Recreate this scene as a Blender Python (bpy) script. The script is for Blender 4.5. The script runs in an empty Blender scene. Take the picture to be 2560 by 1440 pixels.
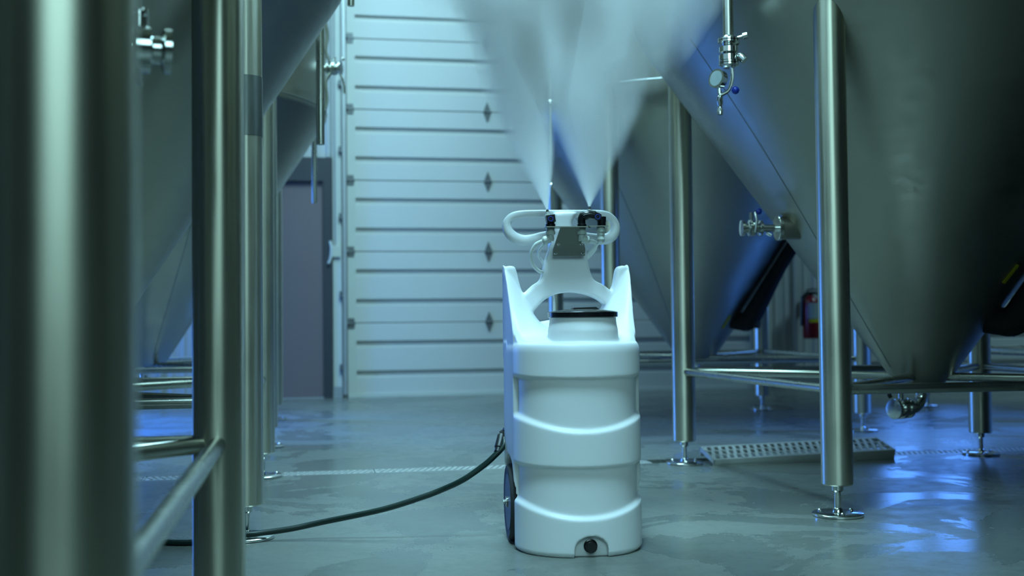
import bpy, math, random
from mathutils import Vector, Matrix, noise
random.seed(7)
PI = math.pi
R = math.radians
sc = bpy.context.scene
col = sc.collection

# ------------------------------------------------------------------ camera
cd = bpy.data.cameras.new('camera')
cam = bpy.data.objects.new('camera', cd)
col.objects.link(cam)
cd.sensor_width = 36.0
cd.lens = 40.33
cd.clip_start = 0.05
cam.location = (0, 0, 0.68)
PITCH, ROLL = 0.0279, 0.0099
cam.matrix_world = Matrix.Translation((0, 0, 0.68)) @ Matrix.Rotation(PI / 2 + PITCH, 4, 'X') @ Matrix.Rotation(-ROLL, 4, 'Z')
cd.dof.use_dof = True
cd.dof.focus_distance = 3.35
cd.dof.aperture_fstop = 2.7
sc.camera = cam

# ------------------------------------------------------------------ world and lights
w = bpy.data.worlds.new('world')
sc.world = w
w.use_nodes = True
w.node_tree.nodes['Background'].inputs[0].default_value = (0.25, 0.45, 0.5, 1)
w.node_tree.nodes['Background'].inputs[1].default_value = 0.12


def area(name, loc, target, sx, sy, energy, color, spread=180):
    l = bpy.data.lights.new(name, 'AREA')
    l.shape = 'RECTANGLE'
    l.size, l.size_y = sx, sy
    l.energy = energy
    l.color = color
    l.spread = R(spread)
    o = bpy.data.objects.new(name, l)
    o.location = loc
    d = Vector(target) - Vector(loc)
    o.rotation_euler = d.to_track_quat('-Z', 'Y').to_euler()
    col.objects.link(o)
    return o


TEAL = (0.42, 0.82, 1.0)
TEAL2 = (0.46, 0.86, 0.92)
BLUE = (0.06, 0.24, 1.0)
area('ceiling_light_aisle', (-0.1, 5.8, 5.7), (0.0, 6.7, 0), 2.0, 4.0, 540, TEAL)
area('ceiling_light_front', (-0.3, 1.9, 4.9), (0.0, 3.5, 0.7), 1.0, 1.2, 34, TEAL, 44)
area('window_light_front', (0.5, -3.9, 4.0), (0.2, 5.0, 0.8), 4.0, 2.6, 195, TEAL2)
area('blue_light_left', (-4.6, 8.4, 1.1), (-0.6, 5.6, 0.0), 1.6, 2.0, 165, BLUE)
area('blue_light_right', (3.6, 9.9, 0.95), (2.7, 6.4, 0.1), 0.75, 0.5, 2.6, (0.08, 0.28, 1.0), 90)
area('blue_light_side', (5.8, 6.6, 2.6), (3.2, 6.6, 0.0), 1.0, 0.8, 46, (0.05, 0.22, 1.0), 62)
area('blue_light_low_left', (-3.6, 8.6, 1.6), (-2.35, 7.3, 0.0), 0.6, 0.5, 60, (0.05, 0.22, 1.0), 80)
area('ceiling_light_rear_right', (6.4, 9.4, 5.5), (6.0, 9.6, 0), 1.6, 0.8, 120, TEAL)
area('ceiling_light_rear_left', (-4.0, 8.8, 5.5), (-3.8, 9.2, 0), 1.6, 0.8, 50, TEAL)

sc.view_settings.view_transform = 'Standard'
sc.view_settings.look = 'None'
sc.view_settings.gamma = 1.0
sc.view_settings.use_curve_mapping = False
sc.view_settings.exposure = 0.0
sc.cycles.use_denoising = True
sc.cycles.max_bounces = 8
sc.cycles.diffuse_bounces = 3
sc.cycles.glossy_bounces = 4
sc.cycles.volume_bounces = 4
sc.cycles.volume_step_rate = 2.0
sc.cycles.caustics_reflective = False
sc.cycles.caustics_refractive = False


# ------------------------------------------------------------------ materials
def newmat(name):
    m = bpy.data.materials.new(name)
    m.use_nodes = True
    nt = m.node_tree
    b = nt.nodes['Principled BSDF']
    return m, nt, b


def plain(name, c, rough=0.5, metal=0.0, var=0.06, scale=8.0, bump=0.0, spec=None, sss=0.0, coat=0.0):
    m, nt, b = newmat(name)
    N, L = nt.nodes, nt.links
    tc = N.new('ShaderNodeTexCoord')
    nz = N.new('ShaderNodeTexNoise')
    nz.inputs['Scale'].default_value = scale
    nz.inputs['Detail'].default_value = 4
    L.new(tc.outputs['Object'], nz.inputs['Vector'])
    mx = N.new('ShaderNodeMix')
    mx.data_type = 'RGBA'
    mx.inputs[6].default_value = tuple(x * (1 - var) for x in c) + (1,)
    mx.inputs[7].default_value = tuple(min(1, x * (1 + var)) for x in c) + (1,)
    L.new(nz.outputs[0], mx.inputs[0])
    L.new(mx.outputs[2], b.inputs['Base Color'])
    b.inputs['Roughness'].default_value = rough
    b.inputs['Metallic'].default_value = metal
    if spec is not None:
        b.inputs['Specular IOR Level'].default_value = spec
    if sss:
        b.inputs['Subsurface Weight'].default_value = sss
        b.inputs['Subsurface Radius'].default_value = (0.03, 0.03, 0.03)
        b.inputs['Subsurface Scale'].default_value = 0.6
    if coat:
        b.inputs['Coat Weight'].default_value = coat
    if bump:
        bp = N.new('ShaderNodeBump')
        bp.inputs['Strength'].default_value = bump
        bp.inputs['Distance'].default_value = 0.002
        L.new(nz.outputs[0], bp.inputs['Height'])
        L.new(bp.outputs[0], b.inputs['Normal'])
    return m


def steel(name, c, rough, grain=(60, 60, 3), aniso=0.0, var=0.12, blotch=2.5, rot=0.25):
    """brushed stainless: grain texture in roughness and colour, large faint blotches"""
    m, nt, b = newmat(name)
    N, L = nt.nodes, nt.links
    tc = N.new('ShaderNodeTexCoord')
    mp = N.new('ShaderNodeMapping')
    mp.inputs['Scale'].default_value = grain
    L.new(tc.outputs['Object'], mp.inputs[0])
    n1 = N.new('ShaderNodeTexNoise')
    n1.inputs['Scale'].default_value = 1.0
    n1.inputs['Detail'].default_value = 3
    L.new(mp.outputs[0], n1.inputs['Vector'])
    n2 = N.new('ShaderNodeTexNoise')
    n2.inputs['Scale'].default_value = blotch
    n2.inputs['Detail'].default_value = 5
    L.new(tc.outputs['Object'], n2.inputs['Vector'])
    add = N.new('ShaderNodeMath')
    add.operation = 'ADD'
    L.new(n1.outputs[0], add.inputs[0])
    L.new(n2.outputs[0], add.inputs[1])
    mr = N.new('ShaderNodeMapRange')
    mr.inputs[1].default_value = 0.7
    mr.inputs[2].default_value = 1.3
    mr.inputs[3].default_value = rough * 0.85
    mr.inputs[4].default_value = rough * 1.25
    L.new(add.outputs[0], mr.inputs[0])
    L.new(mr.outputs[0], b.inputs['Roughness'])
    mx = N.new('ShaderNodeMix')
    mx.data_type = 'RGBA'
    mx.inputs[6].default_value = tuple(x * (1 - var) for x in c) + (1,)
    mx.inputs[7].default_value = tuple(x * (1 + var) for x in c) + (1,)
    L.new(n2.outputs[0], mx.inputs[0])
    L.new(mx.outputs[2], b.inputs['Base Color'])
    b.inputs['Metallic'].default_value = 1.0
    if aniso:
        b.inputs['Anisotropic'].default_value = aniso
        b.inputs['Anisotropic Rotation'].default_value = rot
        tg = N.new('ShaderNodeTangent')
        tg.direction_type = 'RADIAL'
        tg.axis = 'Z'
        L.new(tg.outputs[0], b.inputs['Tangent'])
    return m


M_leg = steel('brushed_leg_steel', (0.62, 0.60, 0.49), 0.355, (90, 90, 2.0), aniso=0.62)
M_bracket = steel('bracket_steel', (0.30, 0.31, 0.27), 0.35, (30, 30, 60))
M_shell = steel('tank_steel', (0.40, 0.39, 0.325), 0.37, (14, 14, 30), aniso=0.0, var=0.10, blotch=1.3)
M_bar = steel('tube_steel', (0.50, 0.51, 0.46), 0.25, (5, 5, 5), var=0.06)
M_chrome = steel('polished_steel', (0.66, 0.68, 0.66), 0.14, (20, 20, 20), var=0.05)
M_seam = steel('weld_steel', (0.30, 0.32, 0.31), 0.34, (40, 40, 40))
M_plastic = plain('white_polyethylene', (0.84, 0.85, 0.86), 0.42, var=0.015, scale=3, sss=0.12)
M_fitting = plain('milky_plastic', (0.52, 0.56, 0.52), 0.35, var=0.04)
M_tubing = plain('white_tubing', (0.72, 0.76, 0.74), 0.35, var=0.03)
M_black = plain('black_plastic', (0.008, 0.009, 0.010), 0.42, var=0.2)
M_gloss_black = plain('gloss_black', (0.006, 0.006, 0.008), 0.22, var=0.2)
M_rubber = plain('grey_rubber', (0.020, 0.022, 0.024), 0.65, var=0.15, scale=30)
M_hose = plain('green_black_hose', (0.004, 0.020, 0.016), 0.38, var=0.2)
M_foam = plain('black_insulation', (0.006, 0.006, 0.007), 0.85, var=0.3, scale=40, bump=0.4)
M_yellow = plain('yellow_sticker', (0.55, 0.52, 0.02), 0.5, var=0.2, scale=60)
M_bluecap = plain('blue_knob', (0.01, 0.035, 0.35), 0.35, var=0.1)
M_door = plain('white_door_steel', (0.68, 0.68, 0.64), 0.50, var=0.05, scale=2.0)
M_doorstile = plain('door_stile_steel', (0.66, 0.68, 0.62), 0.45, var=0.05, scale=5.0)
M_wall = plain('white_wall_steel', (0.55, 0.57, 0.56), 0.45, var=0.04, scale=1.5)
M_darkwall = plain('dark_wall', (0.10, 0.11, 0.105), 0.7, var=0.1, scale=1.0)
M_hinge = plain('galvanised_hinge', (0.17, 0.18, 0.18), 0.5, metal=0.5, var=0.2, scale=20)
M_track = plain('galvanised_track', (0.42, 0.44, 0.43), 0.42, metal=0.4, var=0.15, scale=6)
M_mandoor = plain('grey_door_paint', (0.20, 0.155, 0.15), 0.5, var=0.05, scale=1.5)
M_frame = plain('dark_frame_paint', (0.045, 0.047, 0.052), 0.5, var=0.1)
M_dark = plain('dark_gasket', (0.02, 0.02, 0.022), 0.7, var=0.2)
M_ext = plain('red_cylinder_paint', (0.20, 0.003, 0.010), 0.3, var=0.08)
M_label = plain('paper_label', (0.35, 0.42, 0.42), 0.6, var=0.15, scale=50)
M_grate = plain('galvanised_grate', (0.66, 0.68, 0.64), 0.40, metal=0.35, var=0.12, scale=12)
M_trench = plain('trench_steel', (0.03, 0.032, 0.034), 0.5, var=0.3, scale=6)
M_wood = plain('dull_bar', (0.04, 0.045, 0.045), 0.6, var=0.2)

# wet floor
M_floor, nt, b = newmat('wet_concrete')
N, L = nt.nodes, nt.links
tc = N.new('ShaderNodeTexCoord')


def nz(scale, detail=5, rough=0.5, dist=0.0, stretch=None):
    n = N.new('ShaderNodeTexNoise')
    n.inputs['Scale'].default_value = scale
    n.inputs['Detail'].default_value = detail
    n.inputs['Roughness'].default_value = rough
    n.inputs['Distortion'].default_value = dist
    if stretch:
        mp = N.new('ShaderNodeMapping')
        mp.inputs['Scale'].default_value = stretch
        L.new(tc.outputs['Object'], mp.inputs[0])
        L.new(mp.outputs[0], n.inputs['Vector'])
    else:
        L.new(tc.outputs['Object'], n.inputs['Vector'])
    return n


def ramp(inp, p0, p1, v0=0.0, v1=1.0):
    r = N.new('ShaderNodeMapRange')
    r.interpolation_type = 'SMOOTHSTEP'
    r.inputs[1].default_value = p0
    r.inputs[2].default_value = p1
    r.inputs[3].default_value = v0
    r.inputs[4].default_value = v1
    L.new(inp, r.inputs[0])
    return r.outputs[0]


n_big = nz(0.9, 6, 0.55, 0.6)
n_pud = nz(1.5, 8, 0.6, 0.9)
n_fine = nz(14, 8, 0.7)
n_sp = nz(60, 3, 0.5)
wet = ramp(n_pud.outputs[0], 0.50, 0.535)
tone = N.new('ShaderNodeMix')
tone.data_type = 'RGBA'
tone.inputs[6].default_value = (0.165, 0.180, 0.162, 1)
tone.inputs[7].default_value = (0.200, 0.212, 0.187, 1)
L.new(ramp(n_big.outputs[0], 0.38, 0.62), tone.inputs[0])
t2 = N.new('ShaderNodeMix')
t2.data_type = 'RGBA'
t2.blend_type = 'MULTIPLY'
t2.inputs[7].default_value = (0.86, 0.88, 0.87, 1)
L.new(wet, t2.inputs[0])
L.new(tone.outputs[2], t2.inputs[6])
t3 = N.new('ShaderNodeMix')
t3.data_type = 'RGBA'
t3.blend_type = 'MULTIPLY'
t3.inputs[7].default_value = (0.9, 0.9, 0.9, 1)
L.new(ramp(n_fine.outputs[0], 0.45, 0.65), t3.inputs[0])
L.new(t2.outputs[2], t3.inputs[6])
L.new(t3.outputs[2], b.inputs['Base Color'])
rr = N.new('ShaderNodeMix')
rr.data_type = 'FLOAT'
L.new(wet, rr.inputs[0])
L.new(ramp(n_fine.outputs[0], 0.3, 0.7, 0.30, 0.42), rr.inputs[2])
rr.inputs[3].default_value = 0.215
L.new(rr.outputs[0], b.inputs['Roughness'])
b.inputs['Specular IOR Level'].default_value = 0.6
bp = N.new('ShaderNodeBump')
bp.inputs['Strength'].default_value = 0.35
bp.inputs['Distance'].default_value = 0.0015
L.new(n_fine.outputs[0], bp.inputs['Height'])
L.new(bp.outputs[0], b.inputs['Normal'])


# ------------------------------------------------------------------ mesh builder
class MB:
    def __init__(self):
        self.v, self.f = [], []

    def add(self, vs, fs, mat=None):
        n = len(self.v)
        for p in vs:
            p = Vector(p)
            self.v.append(tuple(mat @ p) if mat is not None else tuple(p))
        self.f += [tuple(i + n for i in f) for f in fs]
        return self

    def box(self, lo, hi, mat=None):
        x0, y0, z0 = lo
        x1, y1, z1 = hi
        vs = [(x0, y0, z0), (x1, y0, z0), (x1, y1, z0), (x0, y1, z0), (x0, y0, z1), (x1, y0, z1), (x1, y1, z1), (x0, y1, z1)]
        fs = [(0, 3, 2, 1), (4, 5, 6, 7), (0, 1, 5, 4), (1, 2, 6, 5), (2, 3, 7, 6), (3, 0, 4, 7)]
        return self.add(vs, fs, mat)

    def lathe(self, prof, seg=32, mat=None, cap0=True, cap1=True):
        """prof: (radius, z) pairs, revolved about z"""
        vs, fs = [], []
        for r, z in prof:
            for k in range(seg):
                a = 2 * PI * k / seg
                vs.append((r * math.cos(a), r * math.sin(a), z))
        for i in range(len(prof) - 1):
            for k in range(seg):
                k2 = (k + 1) % seg
                fs.append((i * seg + k, i * seg + k2, (i + 1) * seg + k2, (i + 1) * seg + k))
        if cap0:
            fs.append(tuple(reversed(range(seg))))
        if cap1:
            o = (len(prof) - 1) * seg
            fs.append(tuple(o + k for k in range(seg)))
        return self.add(vs, fs, mat)

    def rod(self, p0, p1, prof=None, r=0.01, seg=20):
        """lathe along the axis p0 -> p1; prof in fractions (radius, 0..1) or plain r"""
        p0, p1 = Vector(p0), Vector(p1)
        d = p1 - p0
        ln = d.length
        q = d.to_track_quat('Z', 'Y').to_matrix().to_4x4()
        m = Matrix.Translation(p0) @ q
        if prof is None:
            prof = [(r, 0), (r, 1)]
        return self.lathe([(a, t * ln) for a, t in prof], seg, m)

    def tube(self, pts, r, seg=14, closed=False):
        pts = [Vector(p) for p in pts]
        n = len(pts)
        rs = r if isinstance(r, (list, tuple)) else [r] * n
        vs, fs = [], []
        up = None
        for i in range(n):
            a = pts[(i - 1) % n] if (closed or i > 0) else pts[i]
            c = pts[(i + 1) % n] if (closed or i < n - 1) else pts[i]
            t = (c - a).normalized()
            if up is None:
                up = Vector((0, 0, 1)) if abs(t.z) < 0.9 else Vector((0, 1, 0))
            s = t.cross(up).normalized()
            up = s.cross(t).normalized()
            for k in range(seg):
                an = 2 * PI * k / seg
                vs.append(pts[i] + s * (rs[i] * math.cos(an)) + up * (rs[i] * math.sin(an)))
        for i in range(n if closed else n - 1):
            j = (i + 1) % n
            for k in range(seg):
                k2 = (k + 1) % seg
                fs.append((i * seg + k, i * seg + k2, j * seg + k2, j * seg + k))
        if not closed:
            fs.append(tuple(reversed(range(seg))))
            fs.append(tuple((n - 1) * seg + k for k in range(seg)))
        return self.add(vs, fs)

    def prism(self, poly, lo, hi, plane='xz', mat=None):
        """poly extruded; plane xz -> along y, xy -> along z, yz -> along x"""
        n = len(poly)

        def P(a, b_, c):
            return {'xz': (a, c, b_), 'xy': (a, b_, c), 'yz': (c, a, b_)}[plane]
        vs = [P(a, b_, lo) for a, b_ in poly] + [P(a, b_, hi) for a, b_ in poly]
        fs = [tuple(reversed(range(n))), tuple(range(n, 2 * n))]
        fs += [(i, (i + 1) % n, n + (i + 1) % n, n + i) for i in range(n)]
        return self.add(vs, fs, mat)

    def mesh(self, name, mat, angle=35):
        me = bpy.data.meshes.new(name)
        me.from_pydata(self.v, [], self.f)
        me.validate()
        import bmesh
        bm = bmesh.new()
        bm.from_mesh(me)
        bmesh.ops.recalc_face_normals(bm, faces=bm.faces)
        bm.to_mesh(me)
        bm.free()
        me.materials.append(mat)
        me.polygons.foreach_set('use_smooth', [True] * len(me.polygons))
        me.set_sharp_from_angle(angle=R(angle))
        return me


def spline(pts, n=10, closed=False):
    pts = [Vector(p) for p in pts]
    out = []
    m = len(pts)
    rng = range(m) if closed else range(m - 1)
    for i in rng:
        if closed:
            p0, p1, p2, p3 = pts[(i - 1) % m], pts[i], pts[(i + 1) % m], pts[(i + 2) % m]
        else:
            p0, p1, p2, p3 = pts[max(i - 1, 0)], pts[i], pts[i + 1], pts[min(i + 2, m - 1)]
        for k in range(n):
            t = k / n
            out.append(0.5 * ((2 * p1) + (p2 - p0) * t + (2 * p0 - 5 * p1 + 4 * p2 - p3) * t * t + (3 * p1 - p0 - 3 * p2 + p3) * t ** 3))
    if not closed:
        out.append(pts[-1])
    return out


def ob(name, mb, mat, parent=None, angle=35, label=None):
    me = mb if isinstance(mb, bpy.types.Mesh) else mb.mesh(name, mat, angle)
    o = bpy.data.objects.new(name, me)
    col.objects.link(o)
    if parent:
        o.parent = parent
    if label:
        o['label'] = label
    return o


def empty(name, loc, rz=0.0):
    o = bpy.data.objects.new(name, None)
    o.location = loc
    o.rotation_euler = (0, 0, rz)
    o.empty_display_size = 0.1
    col.objects.link(o)
    return o


def tag(o, label, cat, group=None):
    o['label'] = label
    o['category'] = cat
    if group:
        o['group'] = group
    return o


# ------------------------------------------------------------------ room (room frame: x along the back wall, y towards it)
TH = 0.1845
WALL = 10.43


def struct(o):
    o['kind'] = 'structure'
    if o.parent is None:
        o.rotation_euler = (0, 0, TH)
    return o


X0, X1, Y0 = -6.5, 9.5, -5.0
# floor with a trench slot; drain line in room frame
DY = 5.27          # distance of the drain line
DW = 0.065         # half width
fb = MB()
fb.box((X0, Y0, -0.12), (X1, DY - DW, 0))
fb.box((X0, DY + DW, -0.12), (X1, WALL + 0.1, 0))
floor = struct(ob('floor', fb, M_floor))
tr = MB()
tr.box((X0, DY - DW, -0.12), (X1, DY + DW, -0.10))
struct(ob('trim_1', tr, M_trench))

cb = MB().box((X0, Y0, 6.0), (X1, WALL + 0.1, 6.1))
struct(ob('ceiling', cb, M_darkwall))
struct(ob('wall_left', MB().box((X0 - 0.1, Y0, 0), (X0, WALL, 6.0)), M_darkwall))
struct(ob('wall_right', MB().box((X1, Y0, 0), (X1 + 0.1, WALL, 6.0)), M_darkwall))
struct(ob('wall_front', MB().box((X0, Y0 - 0.1, 0), (X1, Y0, 6.0)), M_darkwall))

# door openings along the back wall (room frame x)
D1 = (0.44, 4.34)
D2 = (5.30, 9.0)
D3 = (-5.6, -1.55)
MD = (-0.66, 0.30)     # walk door incl. frame


def corrugated(x0, x1, z0, z1):
    """ribbed wall sheet: raised ribs every 0.1 m, slightly proud of the wall plane"""
    b_ = MB()
    pts = [(x0, 0.0)]
    x = x0 + 0.02
    k = 0
    while x + 0.055 < x1:
        deep = 0.030 if k % 3 == 0 else 0.008
        pts += [(x, 0.0), (x + 0.012, -deep), (x + 0.034, -deep), (x + 0.046, 0.0)]
        x += 0.1
        k += 1
    pts.append((x1, 0.0))
    poly = [(a, WALL + c) for a, c in pts] + [(x1, WALL + 0.08), (x0, WALL + 0.08)]
    b_.prism(poly, z0, z1, 'xy')
    return b_


wb = MB()
for (a, c, z0, z1) in [(D3[1] + 0.02, MD[0] - 0.01, 0, 6.0), (MD[0] - 0.01, MD[1] + 0.01, 2.16, 6.0), (MD[1] + 0.01, D1[0] - 0.02, 0, 6.0),
                       (D1[1] + 0.05, D2[0] - 0.02, 0, 6.0), (D1[0] - 0.02, D1[1] + 0.05, 4.6, 6.0), (D2[0] - 0.02, X1, 4.6, 6.0), (X0, D3[1] + 0.02, 4.6, 6.0)]:
    c_ = corrugated(a, c, z0, z1)
    wb.add(c_.v, c_.f)
struct(ob('wall_back', wb, M_wall, angle=20))
struct(ob('baseboard_back', MB().box((D1[1] + 0.06, WALL - 0.04, 0), (D2[0] - 0.03, WALL - 0.032, 0.10)), M_track))

# ---- sectional doors
SEC = 0.645


def section_mesh(x0, x1, z0):
    h = SEC
    y = WALL
    g = 0.062
    dz = 0.188

    # outline (z, y) with two recessed grooves with sloped sides and a fine joint step
    f = y - 0.02
    deep = y + 0.016
    pr = [(0.0035, f + 0.004), (0.008, f)]
    for zc in (dz, h - dz):
        pr += [(zc - g * 0.5, f), (zc - g * 0.36, deep), (zc + g * 0.42, deep), (zc + g * 0.5, f)]
    pr += [(h - 0.008, f), (h - 0.0035, f + 0.004)]
    poly = [(c, z0 + a) for a, c in pr] + [(y + 0.05, z0 + h - 0.0035), (y + 0.05, z0 + 0.0035)]
    return MB().prism(poly, x0, x1, 'yz')


def sectional_door(name, x0, x1, hinges, nsec=7, full=True):
    root = empty(name, (0, 0, 0), TH)
    root['kind'] = 'structure'
    z = 0.02
    hm = None
    for i in range(nsec):
        s = ob('door_section', section_mesh(x0, x1, z), M_door, root, angle=20)
        for xs in ((x0 - 0.001, x0 + 0.075), (x1 - 0.075, x1 + 0.001)):
            st = MB()
            poly = [(WALL - 0.027, z + 0.006), (WALL - 0.027, z + SEC - 0.006), (WALL - 0.012, z + SEC - 0.006), (WALL - 0.012, z + 0.006)]
            st.prism(poly, xs[0], xs[1], 'yz')
            ob('end_stile', st, M_doorstile, s)
        if i > 0:
            for hx in hinges:
                hb = MB()
                hp = [(hx, z - 0.095), (hx + 0.030, z - 0.02), (hx + 0.036, z), (hx + 0.030, z + 0.02), (hx, z + 0.095), (hx - 0.030, z + 0.02), (hx - 0.036, z), (hx - 0.030, z - 0.02)]
                hb.prism(hp, WALL - 0.032, WALL - 0.021, 'xz')
                hb.rod((hx - 0.036, WALL - 0.035, z), (hx + 0.036, WALL - 0.035, z), r=0.009, seg=10)
                ob('hinge', hb, M_hinge, root)
            for sx, hx in ((-1, x0 + 0.03), (1, x1 - 0.03)):
                rb = MB()
                rb.box((hx - 0.035, WALL - 0.045, z - 0.012), (hx + 0.035, WALL - 0.027, z + 0.014))
                rb.box((hx - 0.028, WALL - 0.036, z - 0.045), (hx + 0.028, WALL - 0.027, z + 0.045))
                rb.rod((hx + sx * 0.02, WALL - 0.055, z), (hx + sx * 0.075, WALL - 0.055, z), r=0.007, seg=8)
                rb.rod((hx + sx * 0.055, WALL - 0.055, z), (hx + sx * 0.075, WALL - 0.055, z), r=0.015, seg=14)
                ob('roller_hinge', rb, M_hinge, root)
        z += SEC
    # bottom seal and retainer
    ob('bottom_seal', MB().box((x0, WALL - 0.034, 0.0), (x1, WALL + 0.02, 0.026)), M_doorstile, root)
    for x, s in ((x0, -1), (x1, 1)):
        t = MB()
        xa, xb = sorted((x + s * 0.012, x + s * 0.045))
        t.box((xa, WALL - 0.09, 0.03), (xb, WALL - 0.082, 4.6))
        t.box((xa, WALL - 0.09, 0.03), (xa + 0.004, WALL - 0.03, 4.6))
        ob('vertical_track', t, M_track, root)
        xa, xb = sorted((x + s * 0.055, x + s * 0.13))
        ab = MB()
        ab.box((xa, WALL - 0.045, 0.0), (xb, WALL - 0.0, 4.6))
        ob('jamb_angle', ab, M_doorstile, root)
        base = MB().box((xa - 0.004, WALL - 0.055, 0.0), (xb + 0.004, WALL - 0.044, 0.10))
        ob('jamb_foot', base, M_track, root)
        for zz in (0.25, 0.9, 1.6, 2.2, 2.8):
            ob('track_bracket', MB().box((min(x + s * 0.04, x + s * 0.075), WALL - 0.088, zz), (max(x + s * 0.04, x + s * 0.075), WALL - 0.044, zz + 0.05)), M_hinge, root)
    return root


d1 = sectional_door('door_1', D1[0], D1[1], [D1[0] + 1.285, D1[0] + 2.57])
d2 = sectional_door('door_2', D2[0], D2[1], [D2[0] + 1.2, D2[0] + 2.4])
d3 = sectional_door('door_3', D3[0], D3[1], [D3[0] + 1.3, D3[0] + 2.6])

# ---- walk door
md = empty('door_4', (0, 0, 0), TH)
md['kind'] = 'structure'
fr = MB()
fr.box((MD[0], WALL - 0.06, 0), (MD[0] + 0.06, WALL + 0.05, 2.15))
fr.box((MD[1] - 0.075, WALL - 0.06, 0), (MD[1], WALL + 0.05, 2.15))
fr.box((MD[0] + 0.06, WALL - 0.06, 1.94), (MD[1] - 0.075, WALL + 0.05, 2.15))
ob('door_frame', fr, M_frame, md)
ob('door_leaf', MB().box((MD[0] + 0.064, WALL - 0.01, 0.01), (MD[1] - 0.079, WALL + 0.03, 1.935)), M_mandoor, md)
ob('threshold', MB().box((MD[0] + 0.06, WALL - 0.05, 0), (MD[1] - 0.075, WALL + 0.04, 0.009)), M_track, md)
# white latch bracket beside the track
lb = MB()
lb.box((MD[1] + 0.005, WALL - 0.075, 1.26), (MD[1] + 0.075, WALL - 0.02, 1.36))
lb.tube(spline([(MD[1] - 0.015, WALL - 0.085, 1.40), (MD[1] - 0.005, WALL - 0.095, 1.33), (MD[1] - 0.012, WALL - 0.095, 1.25), (MD[1] - 0.03, WALL - 0.085, 1.20)], 6), 0.013, 8)
tag(ob('rope_cleat', lb, M_doorstile), 'white cleat bracket fixed between grey walk door and white roll-up door', 'bracket')
bpy.data.objects['rope_cleat'].rotation_euler = (0, 0, TH)
cdm = MB()
cdm.tube([(MD[1] + 0.03, WALL - 0.06, 1.36), (MD[1] + 0.03, WALL - 0.06, 4.4)], 0.006, 8)
o = tag(ob('pull_rope', cdm, M_track), 'thin pull rope hanging down wall beside roll-up door track', 'rope')
o.rotation_euler = (0, 0, TH)


# ------------------------------------------------------------------ drain grates
def grate_mesh(length, width, th=0.004, rows=4, pitch=0.040):
    """perforated drain cover: staggered slots cut right through, folded edges"""
    b_ = MB()
    n = int(length / pitch)
    for z in (0,):
        # longitudinal ribs
        for r_ in range(rows + 1):
            y = -width / 2 + 0.010 + r_ * (width - 0.020) / rows
            b_.box((0, y - 0.0045, -th), (length, y + 0.0045, 0))
        for r_ in range(rows):
            y0 = -width / 2 + 0.010 + r_ * (width - 0.020) / rows
            y1 = y0 + (width - 0.020) / rows
            for k in range(n):
                x = k * pitch + (pitch / 2 if r_ % 2 else 0)
                if x + 0.020 > length:
                    continue
                b_.add([(x, y0, -th), (x + 0.45 * pitch, y0, -th), (x + 0.45 * pitch + 0.012, y1, -th), (x + 0.012, y1, -th),
                        (x, y0, 0), (x + 0.45 * pitch, y0, 0), (x + 0.45 * pitch + 0.012, y1, 0), (x + 0.012, y1, 0)],
                       [(0, 3, 2, 1), (4, 5, 6, 7), (0, 1, 5, 4), (1, 2, 6, 5), (2, 3, 7, 6), (3, 0, 4, 7)])
    b_.box((0, -width / 2, -0.022), (length, -width / 2 + 0.004, 0))
    b_.box((0, width / 2 - 0.004, -0.022), (length, width / 2, 0))
    b_.box((0, -width / 2, -0.022), (0.006, width / 2, 0))
    b_.box((length - 0.006, -width / 2, -0.022), (length, width / 2, 0))
    return b_


def room(x, y, z=0.0):
    return Vector((x * math.cos(TH) - y * math.sin(TH), x * math.sin(TH) + y * math.cos(TH), z))


gm = grate_mesh(0.995, 0.122, 0.004, 3, 0.028).mesh('drain_grate', M_grate, 30)
places = ['far left behind the steel legs', 'left of the blue lit puddle edge behind the near leg', 'just right of the left leg row', 'in the open aisle left of the white machine', 'directly behind the white spray machine', 'behind right side of the white machine']
gx = [(-4.66, 'drain grate section farthest left, beyond the leftmost tank'),
      (-3.66, 'drain grate section second from the left, under the left tank'),
      (-2.66, 'drain grate section glimpsed between the two nearest left legs'),
      (-1.66, 'drain grate section under the left tank row, by the second leg'),
      (-0.66, 'flush perforated drain grate just right of the left leg row'),
      (0.34, 'flush perforated drain grate behind the green hose, in mid aisle'),
      (-9, ''),
      (2.75, 'flush wet drain grate right of the tilted loose grate'),
      (3.75, 'flush drain grate farthest right under the big tank')]
for x, lab in gx:
    if x < -5:
        continue
    o = ob('drain_grate', gm, M_grate)
    o.location = room(x, DY, -0.0005)
    o.rotation_euler = (0, 0, TH)
    tag(o, lab, 'drain grate', 'flush trench drain grates')
# a short one up to the lifted piece
o = ob('drain_grate', grate_mesh(0.30, 0.122), M_grate)
o.location = room(1.34, DY, -0.0005)
o.rotation_euler = (0, 0, TH)
tag(o, 'short flush drain grate between white machine and back left leg foot', 'drain grate', 'flush trench drain grates')
# loose grate lying askew over the trench
lg = grate_mesh(0.93, 0.17, 0.006, 3, 0.036)
lg.box((0.0, -0.083, -0.045), (0.93, -0.075, -0.004))
lg.box((0.0, 0.075, -0.045), (0.93, 0.083, -0.004))
o = ob('loose_drain_grate', lg, M_grate)
o.location = (0.90, 5.36, 0.052)
o.rotation_euler = (R(15), R(-0.8), R(13.5))
tag(o, 'loose perforated drain grate lying tilted over the open trench', 'drain grate')

# ------------------------------------------------------------------ fermentation tanks
ZB = 0.43   # brace height


# two makes of tank: the right hand row has a wider cone and a soft knuckle
SLOPE = {'right': 0.71, 'left': 0.648}


def rad(z, kind='right'):
    return 0.13 + (z - 0.44) * SLOPE[kind]


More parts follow.
